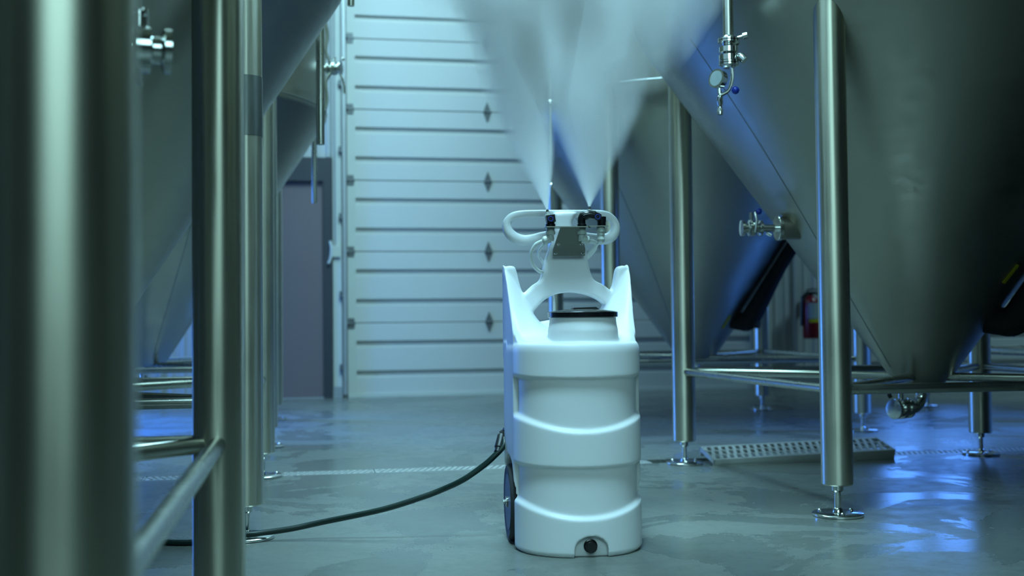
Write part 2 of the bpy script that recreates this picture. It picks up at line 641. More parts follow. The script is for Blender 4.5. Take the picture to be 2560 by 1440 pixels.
def shell_profile(kind):
    p = [(0.045, 0.385), (0.052, 0.39), (0.09, 0.40)]
    zk, kr = (1.84, 0.30) if kind == 'right' else (1.94, 0.05)
    z = 0.44
    while z < zk - 0.01:
        p.append((rad(z, kind), z))
        z += 0.12
    r0 = rad(zk, kind)
    a0 = PI / 2 - math.atan(SLOPE[kind])
    a0 = math.atan(SLOPE[kind])
    # knuckle turns the wall from the cone's lean to vertical
    for k in range(0, 9):
        a = a0 * (1 - k / 8)
        p.append((r0 + kr * (math.cos(a) - math.cos(a0)) * 1.0, zk + kr * (math.sin(a0) - math.sin(a))))
    rt, zt = p[-1]
    p += [(rt, zt + 0.5), (rt, 3.2), (rt, 4.7)]
    for k in range(1, 7):
        a = k / 6 * PI / 2
        p.append((rt - 0.25 + 0.25 * math.cos(a), 4.7 + 0.25 * math.sin(a)))
    return p, rt, zt


SH = {}
for kind in SLOPE:
    p, rt, zt = shell_profile(kind)
    SH[kind] = (MB().lathe(p, 128).mesh('tank_shell', M_shell, 60), rt, zt)
RT = SH['right'][1]
rl = 0.0535
ME_leg = None


def leg_mesh(top):
    return MB().lathe([(rl - 0.004, 0.106), (rl, 0.110), (rl, top)], 48).mesh('leg', M_leg, 40)


ME_leg = leg_mesh(1.93)
fo = MB()
fo.lathe([(0.0155, 0.082), (0.020, 0.087), (0.020, 0.1055)], 24)
fo.lathe([(0.0115, 0.010), (0.0115, 0.086)], 20)
fo.lathe([(0.018, 0.011), (0.016, 0.024), (0.0118, 0.028)], 20)
fo.lathe([(0.083, 0.0), (0.087, 0.002), (0.087, 0.009), (0.084, 0.0115), (0.02, 0.0125)], 48)
for a in (0.5, 2.6, 4.7):
    fo.lathe([(0.007, 0.0115), (0.007, 0.017), (0.004, 0.020)], 10, Matrix.Translation((0.062 * math.cos(a), 0.062 * math.sin(a), 0)))
ME_foot = fo.mesh('leveling_foot', M_chrome, 40)


def ferrule(b_, p, d, r=0.019, clamp=True):
    """a sanitary clamp joint centred on p along d"""
    p, d = Vector(p), Vector(d).normalized()
    a = p - d * 0.016
    c = p + d * 0.016
    b_.rod(a, c, [(r, 0), (r * 1.15, 0.15), (r * 1.75, 0.28), (r * 1.75, 0.46), (r * 1.5, 0.5), (r * 1.75, 0.54), (r * 1.75, 0.72), (r * 1.15, 0.85), (r, 1)], 24)
    if clamp:
        s = d.orthogonal().normalized()
        b_.rod(p + s * r * 1.6, p + s * r * 2.7, [(0.007, 0), (0.007, 0.5), (0.011, 0.55), (0.011, 0.8), (0.005, 1)], 12)
    return b_


def butterfly_valve(b_, p, d, up, r=0.024):
    """chrome sanitary valve body, two clamp flanges, stem and lever along up"""
    p, d, up = Vector(p), Vector(d).normalized(), Vector(up).normalized()
    b_.rod(p - d * 0.045, p + d * 0.045, [(r, 0), (r * 1.7, 0.02), (r * 1.7, 0.14), (r * 1.05, 0.2), (r * 1.05, 0.34), (r * 1.75, 0.38), (r * 1.75, 0.62), (r * 1.05, 0.66), (r * 1.05, 0.8), (r * 1.7, 0.86), (r * 1.7, 0.98), (r, 1)], 28)
    b_.rod(p + up * r * 1.4, p + up * (r + 0.045), r=0.008, seg=12)
    return b_


def make_tank(legs, label, seams=(0.6, 2.7, 4.6), foam=True, kind='right', skip=()):
    ME_shell, RT, ZT = SH[kind]
    group = 'conical steel fermentation tanks'
    c = sum((Vector(p) for p in legs), Vector((0, 0))) / 4
    ang = math.atan2(legs[1][1] - legs[0][1], legs[1][0] - legs[0][0])
    root = empty('fermentation_tank', (c.x, c.y, 0), 0)
    tag(root, label, 'tank', group)
    sh = ob('tank_shell', ME_shell, M_shell, root)
    L_ = [Vector((p[0] - c.x, p[1] - c.y, 0)) for p in legs]
    for i, p in enumerate(L_):
        if i in skip:
            continue
        lg_ = ob('leg', ME_leg, M_leg, root)
        lg_.location = p
        ft = ob('leveling_foot', ME_foot, M_chrome, lg_)
    Z = Vector((0, 0, ZB))
    for i, j in ((0, 1), (1, 2), (2, 3), (3, 0), (0, 2), (1, 3)):
        a, c2 = L_[i] + Z, L_[j] + Z
        d = (c2 - a).normalized()
        if (i, j) == (1, 3):
            a = a + Vector((0, 0, 0.0))
        br = MB().rod(a + d * 0.045, c2 - d * 0.045, r=0.0175, seg=20)
        ob('brace_tube', br, M_bar, root)
    # weld seams: ring at the cone top and meridian laps down the cone
    rg = MB().tube([((RT + 0.0005) * math.cos(2 * PI * k / 96), (RT + 0.0005) * math.sin(2 * PI * k / 96), ZT + 0.01) for k in range(96)], 0.0035, 6, True)
    ob('weld_seam', rg, M_seam, sh)
    for a in seams:
        pts = []
        for k in range(12):
            z = 0.47 + k * (1.76 - 0.47) / 11
            r_ = rad(z, kind) + 0.0002
            aa = a + 0.05 * math.sin(k / 11 * PI)
            pts.append((r_ * math.cos(aa), r_ * math.sin(aa), z))
        ob('weld_seam', MB().tube(pts, 0.0022, 6), M_seam, sh)
    # outlet under the cone: reducer, elbow, valve
    ot = MB()
    ot.rod((0, 0, 0.40), (0, 0, 0.365), [(0.045, 0), (0.05, 0.1), (0.05, 0.45), (0.028, 0.6), (0.026, 1)], 24)
    bend = spline([(0, 0, 0.37), (-0.004, -0.004, 0.335), (-0.03, -0.02, 0.305), (-0.06, -0.035, 0.30)], 8)
    ot.tube(bend, 0.024, 16)
    oo = ob('outlet_elbow', ot, M_chrome, root)
    vv = MB()
    butterfly_valve(vv, (-0.105, -0.06, 0.30), (-0.87, -0.5, 0.0), (0, 0, 1), 0.024)
    vv.rod((-0.105, -0.06, 0.34), (-0.105, -0.06, 0.40), r=0.011, seg=12)
    o2 = ob('outlet_valve', vv, M_chrome, oo)
    ob('valve_lever', MB().tube(spline([(-0.105, -0.06, 0.40), (-0.14, -0.085, 0.395), (-0.165, -0.10, 0.365), (-0.16, -0.10, 0.35)], 5), 0.008, 10), M_black, oo)
    if foam:
        a = R(-35)

        def F(z, off):
            r_ = rad(z) + off
            return (r_ * math.cos(a), r_ * math.sin(a), z)
        pts = [F(0.66, -0.03), F(0.655, 0.03), F(0.66, 0.08), F(0.73, 0.085), F(1.0, 0.06), F(1.3, 0.06), F(1.7, 0.06), F(1.85, 0.09), F(2.2, -0.09 + 0.0)]
        pts[-1] = ((RT + 0.07) * math.cos(a), (RT + 0.07) * math.sin(a), 2.2)
        pts.append(((RT + 0.07) * math.cos(a), (RT + 0.07) * math.sin(a), 3.2))
        rs = [0.05, 0.055, 0.062, 0.060, 0.042, 0.042, 0.042, 0.042, 0.042, 0.042]
        sp = spline(pts, 6)
        rr_ = []
        for k in range(len(pts) - 1):
            for q in range(6):
                rr_.append(rs[k] + (rs[k + 1] - rs[k]) * q / 6)
        rr_.append(rs[-1])
        ob('insulated_pipe', MB().tube(sp, rr_, 20), M_foam, root, label='black foam insulated pipe running down the cone')
        ob('pipe_end_cap', MB().rod(F(0.655, 0.02), (F(0.64, 0.17)), [(0.05, 0), (0.055, 0.5), (0.03, 0.6), (0.03, 1)], 16), M_black, root)
    return root, c, sh


def sticker(root, az, z, ln=0.088, wd=0.020, tilt=0.0):
    r_ = rad(z)
    n = Vector((math.cos(az) * 0.815, math.sin(az) * 0.815, -0.58)).normalized()
    up = Vector((math.cos(az) * 0.58, math.sin(az) * 0.58, 0.815)).normalized()
    side = up.cross(n).normalized()
    q = Matrix((side, up, n)).transposed().to_4x4()
    m = Matrix.Translation(Vector((r_ * math.cos(az), r_ * math.sin(az), z))) @ q @ Matrix.Rotation(tilt, 4, 'Z')
    b_ = MB()
    b_.box((-wd / 2, -ln / 2, 0.001), (wd / 2, ln / 2, 0.004), m)
    return ob('yellow_sticker', b_, M_yellow, root, label='small yellow sticker')


# legs in order front left, front right, back right, back left
TA = [(-1.86, 0.60), (-0.345, 0.885), (-0.614, 2.399), (-2.13, 2.115)]
TBK = [(-2.36, 3.36), (-0.844, 3.635), (-1.105, 5.07), (-2.62, 4.79)]
TC = [(-2.85, 5.99), (-1.340, 6.28), (-1.66, 8.02), (-3.15, 7.73)]
T1 = [(1.107, 3.945), (2.595, 4.16), (2.285, 5.63), (0.80, 5.385)]
T2 = [(0.565, 6.56), (2.075, 6.83), (1.835, 8.47), (0.31, 8.15)]
T3 = [(3.40, 7.30), (4.91, 7.58), (4.63, 9.08), (3.12, 8.66)]

ta, ca, sa = make_tank(TA, 'nearest left tank, out of focus steel legs at the left edge', foam=False, kind='left')
tb, cb2, sb = make_tank(TBK, 'middle left steel tank whose cone fills the upper left', seams=(2.2,), foam=False, kind='left')
tcn, cc, sc_ = make_tank(TC, 'farthest left steel tank in front of the grey walk door', seams=(-0.9, 2.2, 4.9), foam=False, kind='left')
t1, c1, s1 = make_tank(T1, 'largest steel tank at right, dark cone above cross-braced legs', seams=(3.5,))
t4, c4, s4 = make_tank([(3.82, 4.39), (5.30, 4.60), (4.99, 6.08), (3.51, 5.85)], 'unseen steel tank added for shade beyond the right edge, beside the largest tank', seams=())  # unseen tank, added at the row spacing to shade the right side
t5, c5, s5 = make_tank([(1.66, 1.26), (3.15, 1.50), (2.86, 2.99), (1.37, 2.72)], 'unseen steel tank added to block light nearest the viewer, beyond the right edge', seams=())  # guessed tank out of view, added to darken the right floor and cone
t2, c2, s2 = make_tank(T2, 'steel tank behind the white machine and its mist', seams=(-2.3,))
t3, c3, s3 = make_tank(T3, 'far right steel tank mostly hidden behind the largest tank', seams=(1.9, 0.2))
sticker(t1, R(-56), 0.84, tilt=R(-14))
sticker(t2, R(-56), 0.655, ln=0.10, tilt=R(-8))

# drop pipes hanging beside the tanks
def drop_pipe(root, off, z0, z1, r=0.0185):
    x, y = off
    b_ = MB().rod((x, y, z0), (x, y, z1), r=r, seg=20)
    # bracket arm back to the shell
    d = Vector((-x, -y, 0)).normalized()
    q = Vector((x, y, 2.6))
    b_.rod(q, q + d * (Vector((x, y, 0)).length - RT + 0.02), r=0.012, seg=10)
    return ob('drop_pipe', b_, M_bar, root)


drop_pipe(tb, (0.885, 0.88), 1.47, 4.4)
drop_pipe(tb, (1.02, 0.91), 2.10, 4.4, 0.016)
drop_pipe(tcn, (0.89, 0.91), 1.50, 4.4)

# tank 1 drop pipe with clamps, gauge and spray ball tail
px, py = 0.768 - c1.x, 4.0 - c1.y
dp = drop_pipe(t1, (px, py), 1.655, 4.4)
fb_ = MB()
ferrule(fb_, (px, py, 1.652), (0, 0, 1), 0.021)
fb_.rod((px, py, 1.636), (px, py, 1.575), [(0.021, 0), (0.033, 0.12), (0.033, 0.42), (0.022, 0.5), (0.034, 0.58), (0.034, 0.9), (0.02, 1)], 24)
ferrule(fb_, (px + 0.001, py, 1.572), (0, 0, 1), 0.020, False)
fb_.rod((px + 0.03, py - 0.01, 1.66), (px + 0.062, py - 0.015, 1.668), [(0.006, 0), (0.006, 0.5), (0.012, 0.55), (0.012, 1)], 12)
fb_.rod((px + 0.03, py - 0.02, 1.60), (px + 0.05, py - 0.03, 1.575), [(0.008, 0), (0.014, 0.3), (0.014, 1)], 12)
ob('clamp_fitting', fb_, M_chrome, dp)
gp = MB()
gp.tube(spline([(px + 0.01, py, 1.565), (px + 0.012, py, 1.52), (px - 0.002, py - 0.004, 1.478), (px - 0.025, py - 0.006, 1.462), (px - 0.034, py - 0.006, 1.463)], 6), 0.0065, 10)
gp.rod((px - 0.034, py - 0.006, 1.475), (px - 0.034, py - 0.006, 1.39), [(0.006, 0), (0.006, 0.2), (0.010, 0.25), (0.010, 0.55), (0.0075, 0.6), (0.0075, 0.75), (0.010, 0.8), (0.009, 1)], 14)
gt = ob('gauge_tubing', gp, M_chrome, dp)
gg = MB()
gd = Vector((-0.75, -0.62, 0.1)).normalized()
g0 = Vector((px - 0.036, py - 0.006, 1.515))
gg.rod(g0 + gd * -0.012, g0 + gd * 0.016, [(0.030, 0), (0.032, 0.1), (0.032, 0.8), (0.034, 0.85), (0.034, 1)], 32)
gg.rod(g0 - Vector((0, 0, 0.03)), g0 - Vector((0, 0, 0.05)), r=0.006, seg=10)
ga = ob('pressure_gauge', gg, M_chrome, dp)
ob('gauge_dial', MB().rod(g0 + gd * 0.0162, g0 + gd * 0.0172, r=0.027, seg=32), M_label, ga)
ob('valve_knob', MB().lathe([(0.002, -0.014), (0.010, -0.010), (0.0145, 0), (0.010, 0.010), (0.002, 0.014)], 20, Matrix.Translation((px + 0.02, py - 0.01, 1.475))), M_bluecap, dp, angle=60)

# tank 2 thin drop pipe with clamp, second capped stub
qx, qy = 0.232 - c2.x, 6.60 - c2.y
dp2 = drop_pipe(t2, (qx, qy), 1.93, 4.4, 0.016)
f2 = MB()
ferrule(f2, (qx, qy, 1.93), (0, 0, 1), 0.020)
f2.rod((qx, qy, 1.92), (qx, qy, 1.46), r=0.008, seg=12)
f2.lathe([(0.004, -0.012), (0.013, 0), (0.004, 0.012)], 14, Matrix.Translation((qx, qy, 1.46)))
ob('clamp_fitting', f2, M_chrome, dp2)
qx, qy = 0.50 - c2.x, 6.25 - c2.y
f3 = MB().rod((qx, qy, 1.88), (qx, qy, 1.93), [(0.012, 0), (0.02, 0.3), (0.026, 0.5), (0.026, 1)], 18)
f3.tube(spline([(qx, qy, 1.93), (qx, qy, 2.05), (qx + 0.05, qy + 0.06, 2.12), (qx + 0.12, qy + 0.18, 2.14)], 5), 0.012, 10)
ob('vent_stub', f3, M_chrome, t2)

# side port with valve on tank 1's cone (left flank)
pz = 1.045
fl = Vector((1.09 - c1.x, 4.68 - c1.y, pz))
dn = Vector((1, 0.10, 0)).normalized()
b_ = MB().rod(fl + dn * 0.01, fl + dn * 0.16, r=0.048, seg=28)
port = ob('side_port', b_, M_shell, t1)
ob('port_flange', MB().rod(fl - dn * 0.006, fl + dn * 0.012, [(0.049, 0), (0.052, 0.15), (0.052, 0.85), (0.049, 1)], 36), M_chrome, port)
b_ = MB().rod(fl - dn * 0.006, fl - dn * 0.075, r=0.016, seg=16)
b_.rod(fl - dn * 0.03 + Vector((0, 0, -0.03)), fl - dn * 0.05 + Vector((0, 0, -0.02)), r=0.006, seg=8)
butterfly_valve(b_, fl - dn * 0.112, dn, (0, 0, 1), 0.019)
vl = ob('sample_valve', b_, M_chrome, port)
ob('valve_lever', MB().tube([fl - dn * 0.112 + Vector((0.01, -0.03, -0.02)), fl - dn * 0.105 + Vector((0.008, -0.035, 0.03)), fl - dn * 0.10 + Vector((0.0, -0.02, 0.062))], 0.006, 8), M_chrome, vl)
ob('valve_knob', MB().lathe([(0.002, -0.013), (0.011, -0.010), (0.0135, 0), (0.011, 0.010), (0.002, 0.013)], 20, Matrix.Translation(fl - dn * 0.085 + Vector((0, -0.02, 0.066)))), M_bluecap, vl, angle=60)

# sample valve on the nearest left tank
av = Vector((-0.60 - ca.x, 1.85 - ca.y, 1.125))
ad = Vector((0.92, 0.35, 0)).normalized()
b_ = MB().rod(av - ad * 0.14, av + ad * 0.0, r=0.020, seg=16)
port_a = ob('side_port', b_, M_bar, ta)
b_ = MB()
butterfly_valve(b_, av + ad * 0.005, ad, (0, 0, 1), 0.022)
b_.rod(av + Vector((0, 0, 0.03)), av + Vector((0.0, 0, 0.062)), [(0.010, 0), (0.010, 0.7), (0.013, 0.75), (0.013, 1)], 12)
b_.rod(av + Vector((-0.008, 0, -0.03)), av + Vector((-0.012, 0, -0.058)), [(0.012, 0), (0.012, 0.7), (0.015, 0.75), (0.015, 1)], 12)
ob('sample_valve', b_, M_chrome, port_a)

# valve and looped tubing on the flank of the farthest left tank
vc = Vector((-1.075 - cc.x, 7.0 - cc.y, 2.235))
b_ = MB().rod(vc - Vector((0.16, 0, 0)), vc, r=0.020, seg=14)
port_c = ob('side_port', b_, M_bar, tcn)
b_ = MB()
butterfly_valve(b_, vc, (1, -0.2, 0), (0, 0, 1), 0.024)
b_.rod(vc + Vector((0.05, -0.02, 0.05)), vc + Vector((0.062, -0.02, 0.055)), r=0.012, seg=12)
b_.tube(spline([vc + Vector((0.03, -0.02, -0.03)), vc + Vector((0.055, -0.02, -0.08)), vc + Vector((0.062, -0.02, -0.16))], 6), 0.006, 8)
b_.tube(spline([vc + Vector((-0.02, -0.02, -0.03)), vc + Vector((-0.05, -0.02, -0.09)), vc + Vector((-0.045, -0.02, -0.20)), vc + Vector((-0.07, -0.02, -0.30))], 6), 0.010, 8)
b_.tube(spline([vc + Vector((-0.02, -0.02, 0.03)), vc + Vector((-0.05, -0.02, 0.10)), vc + Vector((-0.04, -0.02, 0.20)), vc + Vector((-0.06, -0.02, 0.34))], 6), 0.010, 8)
ob('sample_valve', b_, M_chrome, port_c)

# duller grey band around the second visible left leg
ltag = MB().lathe([(rl + 0.0012, 1.27), (rl + 0.0012, 1.46)], 48)
ll = [o for o in tb.children if o.name.startswith('leg') and o.location.x > 0 and o.location.y < 0][0]
ob('grey_band', ltag, M_seam, ll, label='duller grey band around the leg')

# ------------------------------------------------------------------ fire extinguisher
fe = empty('fire_extinguisher', tuple(room(4.82, WALL - 0.165, 0.0)), TH)
tag(fe, 'red fire extinguisher hanging on the ribbed wall beyond the tanks', 'extinguisher')
zb = 0.475
ob('cylinder', MB().lathe([(0.070, zb), (0.076, zb + 0.01), (0.076, zb + 0.33), (0.066, zb + 0.37), (0.035, zb + 0.40), (0.025, zb + 0.41)], 32), M_ext, fe, angle=50)
hb = MB().rod((0, 0, zb + 0.40), (0, 0, zb + 0.44), r=0.02, seg=16)
hb.box((-0.05, -0.012, zb + 0.435), (0.06, 0.012, zb + 0.448))
hb.tube([(-0.04, 0, zb + 0.46), (0.02, 0, zb + 0.475), (0.065, 0, zb + 0.468)], 0.009, 8)
ob('valve_handle', hb, M_black, fe)
ob('discharge_hose', MB().tube(spline([(0.02, -0.01, zb + 0.43), (0.075, -0.02, zb + 0.42), (0.098, -0.02, zb + 0.36), (0.096, -0.01, zb + 0.30)], 6), 0.009, 10), M_black, fe)
ob('discharge_horn', MB().tube([(-0.03, -0.01, zb + 0.44), (-0.088, -0.01, zb + 0.40), (-0.10, -0.01, zb + 0.12)], 0.014, 10), M_black, fe)


def band(r_, z0, z1, a0, a1, n=12, t=0.0012):
    vs, fs = [], []
    for k in range(n + 1):
        a = a0 + (a1 - a0) * k / n
        for rr_ in (r_, r_ + t):
            vs += [(rr_ * math.cos(a), rr_ * math.sin(a), z0), (rr_ * math.cos(a), rr_ * math.sin(a), z1)]
    for k in range(n):
        i = 4 * k
        j = i + 4
        fs += [(i + 2, j + 2, j + 3, i + 3), (i, i + 1, j + 1, j), (i, j, j + 2, i + 2), (i + 1, i + 3, j + 3, j + 1)]
    fs += [(0, 2, 3, 1), (4 * n, 4 * n + 1, 4 * n + 3, 4 * n + 2)]
    return MB().add(vs, fs)


ob('instruction_label', band(0.0765, zb + 0.19, zb + 0.34, R(-130), R(-40)), M_label, fe, label='pale instruction label')
ob('yellow_strip', band(0.0770, zb + 0.155, zb + 0.185, R(-125), R(-35)), M_yellow, fe, label='yellow strip')
ob('wall_hook', MB().box((-0.02, 0.07, zb + 0.30), (0.02, 0.128, zb + 0.42)), M_black, fe)

# ------------------------------------------------------------------ the white spray machine
FX, FY, FR = 0.195, 3.47, R(6)
fm = empty('foaming_machine', (FX, FY, 0), FR)
tag(fm, 'white wheeled plastic tank machine spraying two jets of mist', 'machine')


def smooth(t):
    t = max(0.0, min(1.0, t))
    return t * t * (3 - 2 * t)


def barrel():
    b_ = MB()
    SEG = 240
    zs = [0.0 + 0.612 * k / 170 for k in range(171)]
    rings = []
    for z in zs:
        ring = []
        for k in range(SEG):
            a = 2 * PI * k / SEG          # 0 = +x, -90deg = front
            ca_, sa_ = math.cos(a), math.sin(a)
            if sa_ < 0:      # front half: near circle
                e = 2.15
                rr_ = (abs(ca_) ** e + abs(sa_) ** e) ** (-1 / e)
                x, y = 0.186 * rr_ * ca_, 0.188 * rr_ * sa_
            else:            # rear: rounded box reaching back
                e = 14
                rr_ = (abs(ca_) ** e + abs(sa_) ** e) ** (-1 / e)
                x, y = (0.186 + 0.009 * smooth(sa_ * rr_ * 1.2)) * rr_ * ca_, 0.208 * rr_ * sa_
            # front angle from straight ahead
            fa = abs(math.degrees(math.atan2(x, -y)))
            side = smooth((86 - fa) / 6.0)
            q = (x / 0.186) ** 2
            lo1, hi1 = 0.352 + 0.040 * q, 0.513 + 0.004 * q
            lo2, hi2 = 0.104 + 0.040 * q, 0.258 + 0.003 * q

            def gr(lo, hi):
                return smooth((z - lo) / 0.014) * smooth((hi - z) / 0.009)
            g = max(gr(lo1, hi1), gr(lo2, hi2)) * side
            n = Vector((x, y)).normalized()
            x -= n.x * 0.0135 * g
            y -= n.y * 0.0135 * g
            # slight taper of bottom edge
            bt = smooth((0.012 - z) / 0.012)
            x -= n.x * 0.008 * bt
            y -= n.y * 0.008 * bt
            # rounded shoulder
            t_ = max(0.0, (z - 0.584) / 0.028)
            ins = 0.012 * (1 - math.sqrt(max(0, 1 - t_ * t_)))
            if y < 0.1:
                x -= n.x * ins
                y -= n.y * ins
            ring.append((x * 1.035 - 0.0065, y, z))
        rings.append(ring)
    vs = [p for r_ in rings for p in r_]
    fs = []
    for i in range(len(rings) - 1):
        for k in range(SEG):
            k2 = (k + 1) % SEG
            fs.append((i * SEG + k, i * SEG + k2, (i + 1) * SEG + k2, (i + 1) * SEG + k))
    fs.append(tuple(reversed(range(SEG))))
    fs.append(tuple((len(rings) - 1) * SEG + k for k in range(SEG)))
    b_.add(vs, fs)
    return b_


def topcap():
    """sloping top of the barrel, rising to the rear, as a solid height field"""
    nx, ny = 50, 50
    vs, fs = [], []

    def lim(y):
        if y < 0:
            return 0.176 * (max(0.0, 1 - abs(y / 0.172) ** 2.15)) ** (1 / 2.15)
        return 0.182 + 0.011 * smooth(y * 6)
    for j in range(ny + 1):
        y = -0.177 + (0.177 + 0.20) * j / ny
        for i in range(nx + 1):
            s = -1 + 2 * i / nx
            x = s * lim(y)
            base = 0.606 + 0.052 * smooth((y + 0.17) / 0.30)
            edge = smooth((1 - abs(s)) / 0.10)
            fr = smooth((y + 0.171) / 0.05)
            gus = 0.20 * smooth((abs(x) - 0.06) / 0.145) * smooth((y + 0.03) / 0.20)
            vs.append((x * 1.035 - 0.0065, y, base - 0.012 * (1 - edge) * (1 - smooth(y * 8)) - 0.008 * (1 - fr) + gus))
    n = len(vs)
    for j in range(ny + 1):
        for i in range(nx + 1):
            x, y, z = vs[j * (nx + 1) + i]
            vs.append((x, y, 0.56))
    for j in range(ny):
        for i in range(nx):
            a = j * (nx + 1) + i
            fs.append((a, a + 1, a + nx + 2, a + nx + 1))
            fs.append((n + a, n + a + nx + 1, n + a + nx + 2, n + a + 1))
    for j in range(ny):
        a = j * (nx + 1)
        fs.append((a, a + nx + 1, n + a + nx + 1, n + a))
        a += nx
        fs.append((a, n + a, n + a + nx + 1, a + nx + 1))
    for i in range(nx):
        fs.append((i, n + i, n + i + 1, i + 1))
        a = ny * (nx + 1) + i
        fs.append((a, a + 1, n + a + 1, n + a))
    return MB().add(vs, fs)


def curve_plate(outline, holes, y0, y1, bevel):
    cu = bpy.data.curves.new('plate', 'CURVE')
    cu.dimensions = '2D'
    cu.fill_mode = 'BOTH'
    cu.extrude = max(0.0005, (y1 - y0) / 2 - bevel)
    cu.bevel_depth = bevel
    cu.bevel_resolution = 4
    cu.offset = -bevel
    for pts in [outline] + holes:
        s = cu.splines.new('POLY')
        s.points.add(len(pts) - 1)
        for k, (a, c) in enumerate(pts):
            s.points[k].co = (a, c, 0, 1)
        s.use_cyclic_u = True
    o = bpy.data.objects.new('plate_tmp', cu)
    col.objects.link(o)
    bpy.context.view_layer.update()
    me = bpy.data.meshes.new_from_object(o.evaluated_get(bpy.context.evaluated_depsgraph_get()))
    m = Matrix.Translation((0, (y0 + y1) / 2, 0)) @ Matrix.Rotation(PI / 2, 4, 'X')
    vs = [m @ v.co for v in me.vertices]
    fs = [tuple(p.vertices) for p in me.polygons]
    bpy.data.objects.remove(o)
    bpy.data.meshes.remove(me)
    return vs, fs


def sm2(pts, n=6):
    return [(p.x, p.y) for p in spline([Vector((a, c, 0)) for a, c in pts], n, True)]


# back plate: horns, arch and neck in one outline (x, z)
out = [(-0.190, 0.53), (-0.199, 0.62), (-0.201, 0.72), (-0.206, 0.80), (-0.207, 0.832), (-0.202, 0.846), (-0.188, 0.850), (-0.173, 0.847), (-0.166, 0.834), (-0.157, 0.795),
       (-0.150, 0.772), (-0.141, 0.765), (-0.115, 0.788), (-0.094, 0.802), (-0.085, 0.822), (-0.076, 0.86), (-0.062, 0.90), (-0.048, 0.94), (-0.046, 0.965), (-0.046, 1.005), (-0.040, 1.016), (0.0, 1.018),
       (0.026, 1.016), (0.018, 1.0), (0.012, 0.985), (0.016, 0.965), (0.045, 0.94), (0.056, 0.90), (0.062, 0.86), (0.071, 0.822), (0.084, 0.802), (0.108, 0.790), (0.132, 0.772), (0.140, 0.776),
       (0.146, 0.80), (0.152, 0.832), (0.159, 0.845), (0.172, 0.849), (0.185, 0.845), (0.190, 0.832), (0.192, 0.79), (0.194, 0.72), (0.196, 0.66), (0.197, 0.60), (0.190, 0.53), (0.17, 0.515), (0.0, 0.515), (-0.17, 0.515)]
hole = [(-0.128, 0.668), (-0.120, 0.664), (-0.100, 0.672), (-0.05, 0.680), (0.0, 0.682), (0.06, 0.68), (0.12, 0.675), (0.128, 0.69), (0.120, 0.715), (0.098, 0.738), (0.060, 0.756),
        (0.012, 0.765), (-0.035, 0.761), (-0.075, 0.744), (-0.105, 0.715), (-0.122, 0.688)]
pv, pf = curve_plate(sm2(out, 5), [sm2(hole, 5)], 0.135, 0.195, 0.011)
bl = MB()
bl.add(*(lambda q: (q.v, q.f))(barrel()))
parts = [bl, topcap()]
pl = MB()
pl.add(pv, pf)
parts.append(pl)
# handle loop (x, z), y slightly behind
hy = 0.165


def hp(px_, py_):
    return ((px_ - 1280) / 797 - 0.179, hy, 0.68 - (py_ - 798) / 797)


hpts = [hp(*p) for p in [(1300, 533), (1350, 531), (1405, 531), (1460, 531), (1512, 532), (1534, 541), (1546, 560), (1541, 582), (1521, 595), (1485, 594), (1450, 589), (1405, 587), (1365, 589), (1330, 597), (1303, 597), (1278, 583), (1268, 560), (1277, 542)]]
hs = spline(hpts, 8, True)
hr = []
for p in hs:
    hr.append(0.0132 + 0.0045 * smooth((1.0 - p.z) / 0.06))
hm_ = MB().tube(hs, hr, 20, True)
parts.append(hm_)
# lid neck
nk = MB().lathe([(0.106, 0.60), (0.104, 0.648), (0.101, 0.662), (0.099, 0.675), (0.099, 0.692)], 64, Matrix.Translation((0.009, -0.055, 0)))
parts.append(nk)
allm = MB()
for p in parts:
    allm.add(p.v, p.f)
me = allm.mesh('moulded_body', M_plastic)
bo = bpy.data.objects.new('moulded_body', me)
col.objects.link(bo)


def cutter(mb):
    o = bpy.data.objects.new('cutter', mb.mesh('cutter', M_plastic))
    col.objects.link(o)
    return o


rm = bo.modifiers.new('r', 'REMESH')
rm.mode = 'VOXEL'
rm.voxel_size = 0.0026
rm.use_smooth_shade = True
# cut the drain recess and the two wheel bays
cut = MB()
arch = [(0.0, -0.02)] and [(-0.049, -0.02)] + [(0.049 * -math.cos(t * PI / 12), 0.022 + 0.040 * math.sin(t * PI / 12)) for t in range(13)] + [(0.049, -0.02)]
cut.prism([(a + 0.006, c) for a, c in arch], -0.30, -0.160, 'xz')
c1o = cutter(cut)
wc = MB()
for s in (-1, 1):
    xa, xb = sorted((s * 0.145, s * 0.30))
    bay = [(-0.022, -0.05), (-0.022, 0.14)] + [(0.11 - 0.135 * math.cos(t * PI / 10 * 0.9), 0.14 + 0.13 * math.sin(t * PI / 10)) for t in range(1, 9)] + [(0.30, 0.16), (0.30, -0.05)]
    wc.prism(bay, xa, xb, 'yz')
c2o = cutter(wc)
for c_ in (c1o, c2o):
    bm_ = bo.modifiers.new('b', 'BOOLEAN')
    bm_.operation = 'DIFFERENCE'
    bm_.object = c_
    bm_.solver = 'FAST' if False else 'EXACT'
rm2 = bo.modifiers.new('r2', 'REMESH')
rm2.mode = 'VOXEL'
rm2.voxel_size = 0.0026
rm2.use_smooth_shade = True
s_ = bo.modifiers.new('s', 'SMOOTH')
s_.factor = 0.5
s_.iterations = 6
bpy.context.view_layer.update()
me2 = bpy.data.meshes.new_from_object(bo.evaluated_get(bpy.context.evaluated_depsgraph_get()))
me2.name = 'moulded_body'
for o in (bo, c1o, c2o):
    bpy.data.objects.remove(o)
me2.materials.clear()
me2.materials.append(M_plastic)
me2.polygons.foreach_set('use_smooth', [True] * len(me2.polygons))
zmin = min(v.co.z for v in me2.vertices)
for v in me2.vertices:
    v.co.z -= zmin
body = ob('moulded_body', me2, M_plastic, fm)

